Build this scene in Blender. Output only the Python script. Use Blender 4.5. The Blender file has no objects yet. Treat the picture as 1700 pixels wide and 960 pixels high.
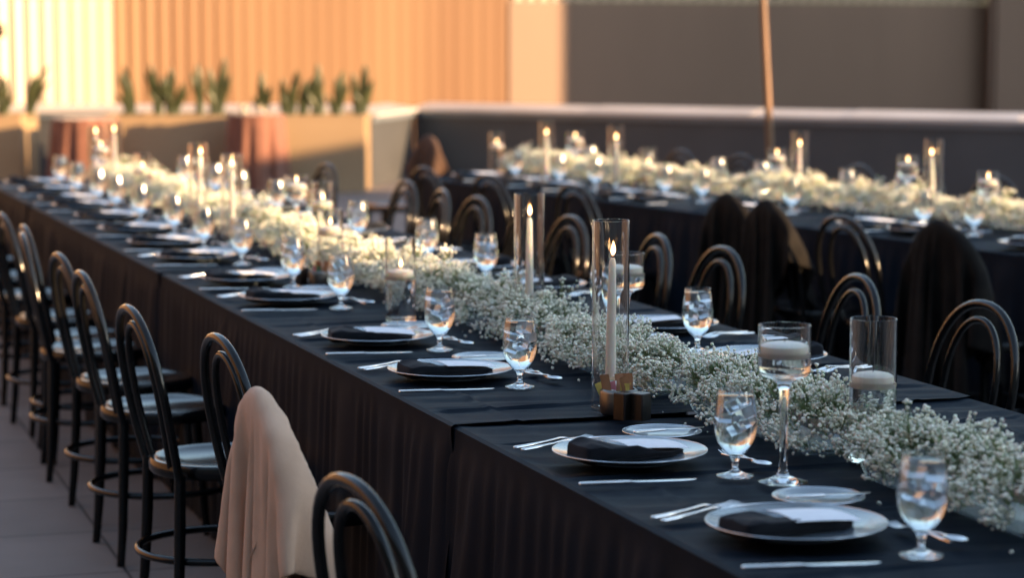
import bpy, math, random
import numpy as np
from mathutils import Vector, Matrix
R = math.radians
sc = bpy.context.scene
C = sc.collection

# ------------------------------------------------------------------ camera
cam_d = bpy.data.cameras.new('camera')
cam = bpy.data.objects.new('camera', cam_d)
C.objects.link(cam)
EYE = 1.64
cam.location = (0, 0, EYE)
cam.rotation_euler = (R(90 - 6.19), 0, 0)
cam_d.sensor_width = 36
cam_d.lens = 85
cam_d.clip_end = 500
cam_d.dof.use_dof = True
cam_d.dof.focus_distance = 5.45
cam_d.dof.aperture_fstop = 3.1
cam_d.dof.aperture_blades = 0
sc.camera = cam

# ------------------------------------------------------------------ sky, sun, exposure
SUN_AZ = 67          # the light travels to the left and slightly away from the camera
SUN_EL = 10.5
TO_SUN = Vector((math.sin(R(SUN_AZ)) * math.cos(R(SUN_EL)), -math.cos(R(SUN_AZ)) * math.cos(R(SUN_EL)), math.sin(R(SUN_EL))))
w = bpy.data.worlds.new('World')
sc.world = w
w.use_nodes = True
nt = w.node_tree
nt.nodes.clear()
out = nt.nodes.new('ShaderNodeOutputWorld')
bg = nt.nodes.new('ShaderNodeBackground')
sky = nt.nodes.new('ShaderNodeTexSky')
sky.sky_type = 'NISHITA'
sky.sun_disc = False
sky.sun_elevation = R(SUN_EL)
sky.sun_rotation = math.atan2(TO_SUN.x, TO_SUN.y)
sky.air_density = 1.3
sky.dust_density = 0.6
sky.ozone_density = 3.0
hs = nt.nodes.new('ShaderNodeHueSaturation')
hs.inputs['Saturation'].default_value = .78
nt.links.new(sky.outputs[0], hs.inputs['Color'])
nt.links.new(hs.outputs[0], bg.inputs[0])
nt.links.new(bg.outputs[0], out.inputs[0])
bg.inputs[1].default_value = 0.145
sun_d = bpy.data.lights.new('sun', 'SUN')
sun_d.energy = 5.0
sun_d.angle = R(0.25)
sun_d.color = (1.0, 0.65, 0.35)
sun = bpy.data.objects.new('sun', sun_d)
C.objects.link(sun)
sun.rotation_euler = TO_SUN.to_track_quat('Z', 'Y').to_euler()
sun.location = (20, -6, 12)
sc.view_settings.view_transform = 'Standard'
sc.view_settings.look = 'None'
sc.view_settings.gamma = 1
sc.view_settings.exposure = 2.0
sc.view_settings.use_curve_mapping = False
sc.render.engine = 'CYCLES'
sc.cycles.use_denoising = True
sc.cycles.max_bounces = 14
sc.cycles.transmission_bounces = 14
sc.cycles.transparent_max_bounces = 24
sc.cycles.glossy_bounces = 6
sc.cycles.diffuse_bounces = 4
sc.cycles.caustics_refractive = True
sc.cycles.caustics_reflective = False
sc.cycles.sample_clamp_indirect = 6
sc.cycles.blur_glossy = 0.3

# ------------------------------------------------------------------ frames of the two long tables
A1, A2 = R(18.7), R(27.4)
TZ = 0.76
def F1(s, n, z=TZ):
    return Vector((-math.sin(A1) * s + math.cos(A1) * n, math.cos(A1) * s + math.sin(A1) * n, z))
def F2(s, n, z=TZ):
    return Vector((-math.sin(A2) * s + math.cos(A2) * n, math.cos(A2) * s + math.sin(A2) * n, z))

# ------------------------------------------------------------------ materials
def mat(name, base, rough=0.5, metal=0.0, **kw):
    m = bpy.data.materials.new(name)
    m.use_nodes = True
    b = m.node_tree.nodes['Principled BSDF']
    b.inputs['Base Color'].default_value = (*base, 1)
    b.inputs['Roughness'].default_value = rough
    b.inputs['Metallic'].default_value = metal
    for k, v in kw.items():
        b.inputs[k].default_value = v
    return m
def noise_col(m, c1, c2, scale, detail=4, coord='Object', stretch=None, bump=0.0, bscale=None, bdist=0.01):
    t = m.node_tree
    b = t.nodes['Principled BSDF']
    tc = t.nodes.new('ShaderNodeTexCoord')
    src = tc.outputs[coord]
    if stretch:
        mp = t.nodes.new('ShaderNodeMapping')
        mp.inputs['Scale'].default_value = stretch
        t.links.new(src, mp.inputs[0])
        src = mp.outputs[0]
    n = t.nodes.new('ShaderNodeTexNoise')
    n.inputs['Scale'].default_value = scale
    n.inputs['Detail'].default_value = detail
    t.links.new(src, n.inputs[0])
    r = t.nodes.new('ShaderNodeValToRGB')
    r.color_ramp.elements[0].color = (*c1, 1)
    r.color_ramp.elements[1].color = (*c2, 1)
    r.color_ramp.elements[0].position = 0.3
    r.color_ramp.elements[1].position = 0.7
    t.links.new(n.outputs[0], r.inputs[0])
    t.links.new(r.outputs[0], b.inputs['Base Color'])
    if bump:
        n2 = t.nodes.new('ShaderNodeTexNoise')
        n2.inputs['Scale'].default_value = bscale or scale
        n2.inputs['Detail'].default_value = 5
        t.links.new(src, n2.inputs[0])
        bp = t.nodes.new('ShaderNodeBump')
        bp.inputs['Strength'].default_value = bump
        bp.inputs['Distance'].default_value = bdist
        t.links.new(n2.outputs[0], bp.inputs['Height'])
        t.links.new(bp.outputs[0], b.inputs['Normal'])
    return m
M = {}
M['cloth'] = noise_col(mat('black_table_linen', (.02, .02, .024), .6, **{'Specular IOR Level': .05}),
                       (.0042, .0082, .0140), (.0070, .0120, .0198), 9, bump=.35, bscale=260, bdist=.002)
M['napkin'] = noise_col(mat('black_napkin', (.012, .012, .014), .8, **{'Specular IOR Level': .1, 'Sheen Weight': .06}), (.006, .0075, .0105), (.012, .0135, .018), 20, bump=.3, bscale=300, bdist=.002)
M['brown_cloth'] = noise_col(mat('brown_cloth', (.2, .08, .05), .8, **{'Sheen Weight': .2}), (.14, .052, .03), (.20, .078, .045), 6)
M['jacket'] = noise_col(mat('black_jacket_fabric', (.02, .017, .015), .85, **{'Specular IOR Level': .12}), (.0050, .0042, .0038), (.012, .010, .008), 12, bump=.4, bscale=90, bdist=.004)
M['shawl'] = noise_col(mat('dark_brown_wool', (.06, .03, .015), .9), (.045, .022, .012), (.075, .036, .018), 12)
M['sweater'] = noise_col(mat('beige_knit', (.5, .32, .24), .95, **{'Sheen Weight': .1}), (.50, .325, .22), (.57, .38, .265), 14, bump=.5, bscale=420, bdist=.002)
M['lacquer'] = noise_col(mat('black_lacquer', (.012, .012, .013), .14, **{'Specular IOR Level': .34}), (.003, .003, .0032), (.006, .006, .006), 30, bump=.03, bscale=25, bdist=.002)
M['plate'] = noise_col(mat('grey_glaze', (.42, .46, .5), .22, **{'Coat Weight': .6, 'Coat Roughness': .08}), (.09, .118, .145), (.12, .15, .18), 25)
M['rim'] = mat('silver_rim', (.55, .60, .66), .24, 1.0)
M['card'] = noise_col(mat('card_stock', (.78, .78, .8), .7), (.74, .74, .77), (.82, .82, .84), 40)
M['steel'] = noise_col(mat('polished_steel', (.78, .77, .75), .2, 1.0), (.74, .73, .72), (.82, .81, .8), 80)
M['wax'] = noise_col(mat('ivory_wax', (.85, .74, .6), .45, **{'Subsurface Weight': .35, 'Subsurface Scale': .02, 'Subsurface Radius': (1, .5, .25)}), (.88, .79, .67), (.92, .85, .75), 18)
M['wick'] = mat('wick', (.03, .02, .02), .9)
M['pewter'] = noise_col(mat('pewter', (.32, .30, .27), .38, 1.0), (.15, .14, .125), (.22, .20, .18), 15, stretch=(1, 1, .2))
M['bronze'] = noise_col(mat('dark_bronze', (.12, .09, .07), .42, .7), (.045, .037, .032), (.08, .065, .055), 22, stretch=(1, 1, .15))
M['shaker'] = noise_col(mat('brushed_dark_metal', (.16, .13, .11), .34, 1.0), (.06, .053, .048), (.10, .088, .08), 22, stretch=(1, 1, .15))
M['blossom'] = noise_col(mat('white_blossom', (.8, .8, .72), .8, **{'Subsurface Weight': .15, 'Subsurface Scale': .004}), (.72, .74, .58), (.88, .87, .77), 60)
M['stem'] = noise_col(mat('green_stem', (.14, .2, .08), .6), (.11, .17, .06), (.22, .28, .11), 30)
M['leaf'] = noise_col(mat('snake_leaf', (.07, .11, .03), .5), (.018, .030, .010), (.06, .062, .018), 9, stretch=(1, 1, 4))
M['soil'] = noise_col(mat('planter_soil', (.08, .05, .03), .95), (.05, .035, .02), (.12, .08, .05), 12)
M['planter'] = noise_col(mat('planter_panel', (.36, .3, .22), .6), (.27, .18, .095), (.31, .21, .115), 1.3, stretch=(1, 1, 3), bump=.1, bscale=40)
M['parapet'] = noise_col(mat('parapet_panel', (.10, .105, .115), .6), (.04, .042, .045), (.055, .056, .058), 1.6, bump=.05, bscale=30)
M['cap'] = noise_col(mat('metal_cap', (.62, .56, .52), .42, .25), (.52, .47, .43), (.60, .55, .51), 2.0)
M['wall'] = noise_col(mat('tan_metal_cladding', (.58, .42, .28), .5), (.34, .215, .115), (.39, .25, .135), .9, stretch=(1, 1, .15))
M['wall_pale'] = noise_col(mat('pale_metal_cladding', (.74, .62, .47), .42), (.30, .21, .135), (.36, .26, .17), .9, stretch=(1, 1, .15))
M['wall_glare'] = noise_col(mat('glare_toned_cladding', (.8, .76, .68), .42), (.58, .46, .33), (.64, .51, .37), .9, stretch=(1, 1, .15))  # cream tone paints the sun's glare into the far left cladding
M['wall_tan'] = noise_col(mat('orange_tan_cladding', (.5, .33, .24), .5), (.19, .095, .043), (.31, .185, .09), .55, detail=2, stretch=(1, 1, .06))
M['reflector'] = noise_col(mat('brown_cladding', (.16, .1, .07), .6), (.15, .09, .05), (.19, .115, .065), .8)
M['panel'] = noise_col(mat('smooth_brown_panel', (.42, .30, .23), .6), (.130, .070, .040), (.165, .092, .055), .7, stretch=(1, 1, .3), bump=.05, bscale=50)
M['pole'] = noise_col(mat('wood_pole', (.42, .2, .09), .5), (.13, .062, .027), (.19, .095, .045), 5, stretch=(8, 8, .6))
M['building'] = noise_col(mat('grey_render', (.3, .28, .26), .8), (.27, .25, .23), (.33, .31, .29), .5)
M['leather'] = noise_col(mat('black_leather', (.012, .013, .016), .35), (.009, .01, .012), (.02, .02, .024), 60, bump=.3, bscale=200, bdist=.002)
for nm, c in (('brown', (.36, .17, .08)), ('tan', (.62, .42, .27)), ('yellow', (.80, .62, .16)), ('green', (.12, .32, .14)), ('pink', (.55, .2, .25)), ('white', (.8, .8, .8))):
    M['pk_' + nm] = noise_col(mat(nm + '_paper', c, .6), tuple(v * .88 for v in c), c, 90)

def glass(name, col=(1, 1, 1), ior=1.5, rough=0.0, glint=0.0, beads=False):
    m = bpy.data.materials.new(name)
    m.use_nodes = True
    t = m.node_tree
    t.nodes.clear()
    o = t.nodes.new('ShaderNodeOutputMaterial')
    g = t.nodes.new('ShaderNodeBsdfGlass')
    g.inputs['Color'].default_value = (*col, 1)
    g.inputs['IOR'].default_value = ior
    g.inputs['Roughness'].default_value = rough
    if beads:
        # fine beads of condensation on the cold glass
        tc = t.nodes.new('ShaderNodeTexCoord')
        vo = t.nodes.new('ShaderNodeTexNoise')
        vo.inputs['Scale'].default_value = 55
        vo.inputs['Detail'].default_value = 3
        bp = t.nodes.new('ShaderNodeBump')
        bp.inputs['Strength'].default_value = .10
        bp.inputs['Distance'].default_value = .002
        t.links.new(tc.outputs['Object'], vo.inputs[0])
        t.links.new(vo.outputs[0], bp.inputs['Height'])
        t.links.new(bp.outputs[0], g.inputs['Normal'])
    if glint:
        mx = t.nodes.new('ShaderNodeMixShader')
        mx.inputs[0].default_value = glint
        gl = t.nodes.new('ShaderNodeBsdfGlossy')
        gl.inputs['Roughness'].default_value = .09
        t.links.new(g.outputs[0], mx.inputs[1])
        t.links.new(gl.outputs[0], mx.inputs[2])
        t.links.new(mx.outputs[0], o.inputs[0])
    else:
        t.links.new(g.outputs[0], o.inputs[0])
    return m
M['goblet'] = glass('goblet_glass', (.98, .99, .99), glint=.05, beads=True)
M['glass'] = glass('clear_glass', (.985, .99, .99), glint=.0)
M['tray'] = glass('tray_glass', (.9, .93, .95), rough=.22)
M['water'] = glass('water', (.98, .99, 1), 1.33)
M['ice'] = glass('ice', (.95, .97, .99), 1.22, .30)
# clear tube glass: mirror-like towards its silhouette, see-through face on
def thin_glass():
    m = bpy.data.materials.new('thin_tube_glass')
    m.use_nodes = True
    t = m.node_tree
    t.nodes.clear()
    o = t.nodes.new('ShaderNodeOutputMaterial')
    mx = t.nodes.new('ShaderNodeMixShader')
    lw = t.nodes.new('ShaderNodeLayerWeight')
    lw.inputs[0].default_value = .5
    pw = t.nodes.new('ShaderNodeMath')
    pw.operation = 'POWER'
    pw.inputs[1].default_value = 3.0
    t.links.new(lw.outputs['Facing'], pw.inputs[0])
    fr = t.nodes.new('ShaderNodeMath')
    fr.operation = 'MULTIPLY_ADD'
    fr.inputs[1].default_value = .9
    fr.inputs[2].default_value = .045
    t.links.new(pw.outputs[0], fr.inputs[0])
    tr = t.nodes.new('ShaderNodeBsdfTransparent')
    tr.inputs[0].default_value = (.965, .97, .97, 1)
    gl = t.nodes.new('ShaderNodeBsdfGlossy')
    gl.inputs['Roughness'].default_value = .05
    t.links.new(fr.outputs[0], mx.inputs[0])
    t.links.new(tr.outputs[0], mx.inputs[1])
    t.links.new(gl.outputs[0], mx.inputs[2])
    t.links.new(mx.outputs[0], o.inputs[0])
    return m
M['tube'] = thin_glass()
def flame_mat():
    m = bpy.data.materials.new('candle_flame')
    m.use_nodes = True
    t = m.node_tree
    t.nodes.clear()
    o = t.nodes.new('ShaderNodeOutputMaterial')
    e = t.nodes.new('ShaderNodeEmission')
    tc = t.nodes.new('ShaderNodeTexCoord')
    sp = t.nodes.new('ShaderNodeSeparateXYZ')
    mr = t.nodes.new('ShaderNodeMapRange')
    mr.inputs['From Min'].default_value = 0
    mr.inputs['From Max'].default_value = .035
    r = t.nodes.new('ShaderNodeValToRGB')
    r.color_ramp.elements[0].color = (.35, .09, .02, 1)
    r.color_ramp.elements[1].color = (1, .36, .09, 1)
    el = r.color_ramp.elements.new(.35)
    el.color = (1, .62, .28, 1)
    t.links.new(tc.outputs['Object'], sp.inputs[0])
    t.links.new(sp.outputs[2], mr.inputs[0])
    t.links.new(mr.outputs[0], r.inputs[0])
    t.links.new(r.outputs[0], e.inputs[0])
    e.inputs[1].default_value = 4.0
    t.links.new(e.outputs[0], o.inputs[0])
    return m
M['flame'] = flame_mat()

# terrace pavers: big square slabs with thin dark joints
def paver_mat():
    m = mat('terrace_pavers', (.2, .18, .17), .75)
    t = m.node_tree
    b = t.nodes['Principled BSDF']
    tc = t.nodes.new('ShaderNodeTexCoord')
    mp = t.nodes.new('ShaderNodeMapping')
    mp.inputs['Rotation'].default_value = (0, 0, R(-17.6))
    mp.inputs['Location'].default_value = PAVER_OFF
    t.links.new(tc.outputs['Object'], mp.inputs[0])
    br = t.nodes.new('ShaderNodeTexBrick')
    br.offset = 0
    br.inputs['Scale'].default_value = 1
    br.inputs['Brick Width'].default_value = .61
    br.inputs['Row Height'].default_value = .61
    br.inputs['Mortar Size'].default_value = .006
    br.inputs['Mortar Smooth'].default_value = .3
    br.inputs['Color1'].default_value = (.16, .135, .12, 1)
    br.inputs['Color2'].default_value = (.20, .168, .148, 1)
    br.inputs['Mortar'].default_value = (.035, .03, .028, 1)
    t.links.new(mp.outputs[0], br.inputs[0])
    n = t.nodes.new('ShaderNodeTexNoise')
    n.inputs['Scale'].default_value = 3
    n.inputs['Detail'].default_value = 8
    t.links.new(tc.outputs['Object'], n.inputs[0])
    mx = t.nodes.new('ShaderNodeMix')
    mx.data_type = 'RGBA'
    mx.blend_type = 'MULTIPLY'
    mx.inputs[0].default_value = .5
    r = t.nodes.new('ShaderNodeValToRGB')
    r.color_ramp.elements[0].color = (.62, .6, .58, 1)
    r.color_ramp.elements[0].position = .3
    r.color_ramp.elements[1].position = .7
    t.links.new(n.outputs[0], r.inputs[0])
    t.links.new(br.outputs[0], mx.inputs[6])
    t.links.new(r.outputs[0], mx.inputs[7])
    t.links.new(mx.outputs[2], b.inputs['Base Color'])
    bp = t.nodes.new('ShaderNodeBump')
    bp.inputs['Strength'].default_value = .25
    bp.inputs['Distance'].default_value = .004
    bp.invert = True
    t.links.new(br.outputs['Fac'], bp.inputs['Height'])
    t.links.new(bp.outputs[0], b.inputs['Normal'])
    return m
PAVER_OFF = (0.16, 0.12, 0)

# ------------------------------------------------------------------ mesh helpers
def mesh_obj(name, V, Fc, m, parent=None, smooth=True, loc=None, mats=None, midx=None):
    me = bpy.data.meshes.new(name)
    me.from_pydata([tuple(v) for v in V], [], [tuple(f) for f in Fc])
    if mats:
        for x in mats:
            me.materials.append(x)
        me.polygons.foreach_set('material_index', midx)
    else:
        me.materials.append(m)
    if smooth:
        me.polygons.foreach_set('use_smooth', [True] * len(me.polygons))
    me.update()
    if smooth:
        me.set_sharp_from_angle(angle=R(38))
    o = bpy.data.objects.new(name, me)
    C.objects.link(o)
    if parent:
        o.parent = parent
    if loc is not None:
        o.location = loc
    return o
class MB:
    def __init__(s):
        s.V, s.F = [], []
    def add(s, V, Fc):
        k = len(s.V)
        s.V += [tuple(v) for v in V]
        s.F += [tuple(i + k for i in f) for f in Fc]
        return s
    def box(s, c, d, rot=0.0, tilt=None):
        hx, hy, hz = d[0] / 2, d[1] / 2, d[2] / 2
        P = [Vector((x, y, z)) for z in (-hz, hz) for y in (-hy, hy) for x in (-hx, hx)]
        Mx = Matrix.Rotation(rot, 3, 'Z')
        if tilt:
            Mx = Mx @ Matrix.Rotation(tilt[0], 3, 'X') @ Matrix.Rotation(tilt[1], 3, 'Y')
        P = [Mx @ p + Vector(c) for p in P]
        return s.add(P, [(0, 2, 3, 1), (4, 5, 7, 6), (0, 1, 5, 4), (2, 6, 7, 3), (0, 4, 6, 2), (1, 3, 7, 5)])
    def tube(s, pts, rad, n=10, closed=False, cap=True):
        pts = [Vector(p) for p in pts]
        L = len(pts)
        rad = rad if hasattr(rad, '__len__') else [rad] * L
        V, Fc = [], []
        prev = None
        for i, p in enumerate(pts):
            if closed:
                t = pts[(i + 1) % L] - pts[i - 1]
            else:
                t = pts[min(i + 1, L - 1)] - pts[max(i - 1, 0)]
            t.normalize()
            if prev is None:
                up = Vector((0, 0, 1)) if abs(t.z) < .9 else Vector((1, 0, 0))
                a = t.cross(up).normalized()
            else:
                a = (prev - t * prev.dot(t)).normalized()
            prev = a
            b = t.cross(a)
            for k in range(n):
                an = 2 * math.pi * k / n
                V.append(p + (a * math.cos(an) + b * math.sin(an)) * rad[i])
        for i in range(L if closed else L - 1):
            j = (i + 1) % L
            for k in range(n):
                k2 = (k + 1) % n
                Fc.append((i * n + k, i * n + k2, j * n + k2, j * n + k))
        if cap and not closed:
            Fc.append(tuple(range(n))[::-1])
            Fc.append(tuple((L - 1) * n + k for k in range(n)))
        return s.add(V, Fc)
    def lathe(s, prof, n=32, c=(0, 0, 0), wob=None):
        V, Fc = [], []
        idx = []
        for (r, z) in prof:
            if r < 1e-6:
                idx.append([len(V)] * n)
                V.append((c[0], c[1], c[2] + z))
            else:
                row = []
                for k in range(n):
                    a = 2 * math.pi * k / n
                    rr = r * (wob(a, z) if wob else 1)
                    row.append(len(V))
                    V.append((c[0] + rr * math.cos(a), c[1] + rr * math.sin(a), c[2] + z))
                idx.append(row)
        for i in range(len(prof) - 1):
            for k in range(n):
                k2 = (k + 1) % n
                q = [idx[i][k], idx[i][k2], idx[i + 1][k2], idx[i + 1][k]]
                q = [v for j, v in enumerate(q) if v != q[j - 1]]
                if len(q) >= 3:
                    Fc.append(tuple(q))
        return s.add(V, Fc)
    def loft(s, st, n=12, power=2.0):
        # stations (x, y, z, half width, half height)
        V, Fc = [], []
        for (x, y, z, hw, hh) in st:
            for k in range(n):
                a = 2 * math.pi * k / n
                ca, sa = math.cos(a), math.sin(a)
                V.append((x, y + hw * math.copysign(abs(ca) ** (2 / power), ca), z + hh * math.copysign(abs(sa) ** (2 / power), sa)))
        L = len(st)
        for i in range(L - 1):
            for k in range(n):
                k2 = (k + 1) % n
                Fc.append((i * n + k, (i + 1) * n + k, (i + 1) * n + k2, i * n + k2))
        Fc.append(tuple(range(n)))
        Fc.append(tuple((L - 1) * n + k for k in range(n))[::-1])
        return s.add(V, Fc)
    def grid(s, fn, nu, nv, closed_u=False):
        V = [fn(i / (nu if closed_u else nu - 1), j / (nv - 1)) for j in range(nv) for i in range(nu)]
        Fc = []
        for j in range(nv - 1):
            for i in range(nu if closed_u else nu - 1):
                i2 = (i + 1) % nu
                Fc.append((j * nu + i, j * nu + i2, (j + 1) * nu + i2, (j + 1) * nu + i))
        return s.add(V, Fc)
    def build(s, name, m, parent=None, smooth=True, loc=None):
        return mesh_obj(name, s.V, s.F, m, parent, smooth, loc)
def tag(o, label=None, cat=None, group=None, kind=None):
    if label: o['label'] = label
    if cat: o['category'] = cat
    if group: o['group'] = group
    if kind: o['kind'] = kind
    return o
def empty(name, loc=(0, 0, 0), rz=0.0):
    o = bpy.data.objects.new(name, None)
    o.empty_display_size = .05
    C.objects.link(o)
    o.location = loc
    o.rotation_euler = (0, 0, rz)
    return o
KEYS = ('label', 'category', 'group', 'kind')
def copy_tree(o, parent=None):
    c = o.copy()
    C.objects.link(c)
    c.parent = parent
    for ch in list(o.children):
        copy_tree(ch, c)
    return c
class Kind:
    """a thing built once, then placed as often as the photo shows it"""
    def __init__(s, fn):
        s.fn, s.proto = fn, None
    def put(s, loc, rz=0.0, label=None, group=None, scale=None, tilt=None):
        if s.proto is None:
            s.proto = s.fn()
            o = s.proto
        else:
            o = copy_tree(s.proto)
        o.location = loc
        o.rotation_euler = (tilt[0] if tilt else 0, tilt[1] if tilt else 0, rz)
        o.scale = scale or (1, 1, 1)
        if label: o['label'] = label
        if group: o['group'] = group
        return o
def smooth(t):
    t = max(0, min(1, t))
    return t * t * (3 - 2 * t)
def hsh(x, k=0):
    v = math.sin(x * 127.1 + k * 311.7) * 43758.5453
    return v - math.floor(v)
def n1(x, k=0):
    i = math.floor(x)
    f = x - i
    f = f * f * (3 - 2 * f)
    return (hsh(i, k) * (1 - f) + hsh(i + 1, k) * f) * 2 - 1

def hoop_pts(w0, wt, z0, zm, zt, x0, x1, n=22):
    xs = lambda z: x0 + (x1 - x0) * ((z - z0) / (zt - z0)) ** .9
    P = []
    for i in range(8):
        f = i / 8
        z = z0 + (zm - z0) * f
        P.append((xs(z), w0 + (wt - w0) * math.sin(f * math.pi / 2), z))
    for i in range(n + 1):
        a = math.pi * i / n
        z = zm + (zt - zm) * math.sin(a) ** .92 if 0 < i < n else zm
        P.append((xs(z), wt * math.copysign(abs(math.cos(a)) ** .92, math.cos(a)), z))
    for i in range(7, -1, -1):
        f = i / 8
        z = z0 + (zm - z0) * f
        P.append((xs(z), -(w0 + (wt - w0) * math.sin(f * math.pi / 2)), z))
    return P
def drape_cloths(specs):
    """let sheets of cloth fall over a chair back (cloth physics) and return their rest shapes in the chair's frame"""
    outline = [(-.150, .186, .02), (-.155, .184, .2)] + hoop_pts(.180, .216, .43, .65, .897, -.165, -.255) + [(-.155, -.184, .2), (-.150, -.186, .02)]
    n = len(outline)
    made = []
    for q, (W, L, seed, NX, NY) in enumerate(specs):
        ox = 4.0 * q
        V = [(p[0] + d + ox, p[1], p[2]) for d in (-.014, .014) for p in outline]
        Fc = []
        for i in range(n // 2 - 1):
            Fc.append((i, n - 1 - i, n - 2 - i, i + 1))
            Fc.append((n + i, n + i + 1, n + n - 2 - i, n + n - 1 - i))
        for i in range(n - 1):
            Fc.append((i, i + 1, n + i + 1, n + i))
        form = mesh_obj('form', V, Fc, M['wick'], smooth=False)
        form.modifiers.new('c', 'COLLISION')
        form.collision.thickness_outer = .006
        form.collision.cloth_friction = 60
        form.collision.damping = .5
        rs = np.random.RandomState(seed)
        V = []
        for j in range(NY):
            for i in range(NX):
                a, b = i / (NX - 1), j / (NY - 1)
                y = (b - .5) * W * (1 + .12 * math.sin(a * 3.14)) + .03 * math.sin(a * 5 + seed)
                V.append((-.255 + (a - .615) * L + .02 * math.sin(b * 7 + seed) + ox, y, .928 - .25 * y * y + rs.uniform(-.001, .001)))
        Fc = [(j * NX + i, j * NX + i + 1, j * NX + NX + i + 1, j * NX + NX + i) for j in range(NY - 1) for i in range(NX - 1)]
        o = mesh_obj('sheet', V, Fc, M['sweater'], smooth=False)
        vg = o.vertex_groups.new(name='pin')
        vg.add([k for k, v in enumerate(V) if abs(v[0] - ox + .255) < .018 and abs(v[1]) < .045], 1, 'REPLACE')
        m = o.modifiers.new('cloth', 'CLOTH')
        c = m.settings
        c.vertex_group_mass = 'pin'
        c.quality = 10
        c.mass = .35
        c.tension_stiffness = c.compression_stiffness = 18
        c.shear_stiffness = 5
        c.bending_stiffness = .35
        c.air_damping = 2
        m.collision_settings.collision_quality = 4
        m.collision_settings.distance_min = .004
        m.collision_settings.use_self_collision = True
        m.collision_settings.self_distance_min = .004
        m.point_cache.frame_end = 80
        made.append((form, o, NX, NY, ox))
    sc.frame_end = 80
    for f in range(1, 81):
        sc.frame_set(f)
    dg = bpy.context.evaluated_depsgraph_get()
    res = []
    for form, o, NX, NY, ox in made:
        P = np.array([v.co[:] for v in o.evaluated_get(dg).to_mesh().vertices])
        P[:, 0] -= ox
        res.append((NX, NY, P))
    for form, o, *_ in made:
        for x in (form, o):
            me = x.data
            bpy.data.objects.remove(x)
            bpy.data.meshes.remove(me)
    sc.frame_set(1)
    return res
DRAPE_A, DRAPE_B, DRAPE_C = drape_cloths([(.84, 1.40, 4, 60, 40), (1.08, 1.22, 5, 44, 40), (.66, 1.10, 3, 44, 28)])

# ================================================================== THE SETTING
ORD = ['nearest', 'second', 'third', 'fourth', 'fifth', 'sixth', 'seventh', 'eighth', 'ninth', 'tenth', 'eleventh', 'twelfth', 'thirteenth', 'fourteenth', 'fifteenth', 'sixteenth']
def ordn(i):
    return ORD[i]
M['paver'] = paver_mat()
fl = MB().add([(-60, -40, 0), (60, -40, 0), (60, 60, 0), (-60, 60, 0)], [(0, 1, 2, 3)]).build('terrace_floor', M['paver'], smooth=False)
tag(fl, kind='structure')

def ribbed_wall(name, p0, p1, z0, z1, m, pitch, depth, label, thick=.12, saw=False, fade=None):
    prof = ((0, 0), (.10, depth), (.40, depth), (1.0, 0)) if saw else ((0, 0), (.30, 0), (.42, depth), (.88, depth), (1.0, 0))
    p0, p1 = Vector(p0), Vector(p1)
    L = (p1 - p0).length
    t = (p1 - p0).normalized()
    nr = Vector((t.y, -t.x))
    n = max(1, int(L / pitch))
    pt = []
    for i in range(n):
        k_ = 1 if fade is None else 1 - (1 - fade[2]) * smooth(((i + .5) / n - fade[0]) / (fade[1] - fade[0]))
        for f, dd in prof:
            pt.append(((i + f) * L / n, dd * k_))
    V, Fc = [], []
    for (u, dd) in pt:
        q = p0 + t * u + nr * dd
        V += [(q.x, q.y, z0), (q.x, q.y, z1)]
    k = len(V)
    for (u, dd) in pt:
        q = p0 + t * u - nr * thick
        V += [(q.x, q.y, z0), (q.x, q.y, z1)]
    for i in range(len(pt) - 1):
        a = i * 2
        Fc.append((a, a + 2, a + 3, a + 1))
        Fc.append((k + a, k + a + 1, k + a + 3, k + a + 2))
        Fc.append((a + 1, a + 3, k + a + 3, k + a + 1))
    e = (len(pt) - 1) * 2
    Fc.append((0, 1, k + 1, k))
    Fc.append((e, k + e, k + e + 1, e + 1))
    o = mesh_obj(name, V, Fc, m, smooth=False)
    return tag(o, label, 'wall')
def wall_x(px, Y):
    return (px - 850) / 4014 * Y
WH = 5.2
# walls behind the terrace, one run after another from left to right
WP = [(-9.9, 29.1), (-4.85, 29.6), (-1.75, 29.9), (-.03, 30.3)]
ribbed_wall('ribbed_metal_wall', WP[0], WP[1], 0, WH, M['wall_glare'], .170, .066, 'ribbed metal wall at the far left, sun glare put into its pale colour', saw=True, fade=(.66, 1.0, .3))
ribbed_wall('ribbed_metal_wall', WP[1], WP[3], 0, WH, M['wall_tan'], .172, .022, 'golden orange ribbed metal wall behind the long planter', saw=True, fade=(.0, .5, .16))
sw = MB()
def slab(mb, p0, p1, z0, z1, th):
    p0, p1 = Vector(p0), Vector(p1)
    t = (p1 - p0).normalized()
    c = (p0 + p1) / 2 + Vector((-t.y, t.x)) * th / 2
    mb.box((c.x, c.y, (z0 + z1) / 2), ((p1 - p0).length, th, z1 - z0), math.atan2(t.y, t.x))
    return mb
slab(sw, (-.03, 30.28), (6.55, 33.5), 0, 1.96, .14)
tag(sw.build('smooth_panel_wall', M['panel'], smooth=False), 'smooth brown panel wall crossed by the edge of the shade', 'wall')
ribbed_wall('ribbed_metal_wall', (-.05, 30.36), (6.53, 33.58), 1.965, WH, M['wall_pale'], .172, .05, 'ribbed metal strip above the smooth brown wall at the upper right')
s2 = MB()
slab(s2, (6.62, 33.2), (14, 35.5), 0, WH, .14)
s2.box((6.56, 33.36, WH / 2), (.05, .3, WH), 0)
tag(s2.build('side_wall', M['panel'], smooth=False), 'dark brown wall at the right edge beyond a narrow vertical joint', 'wall')

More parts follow.
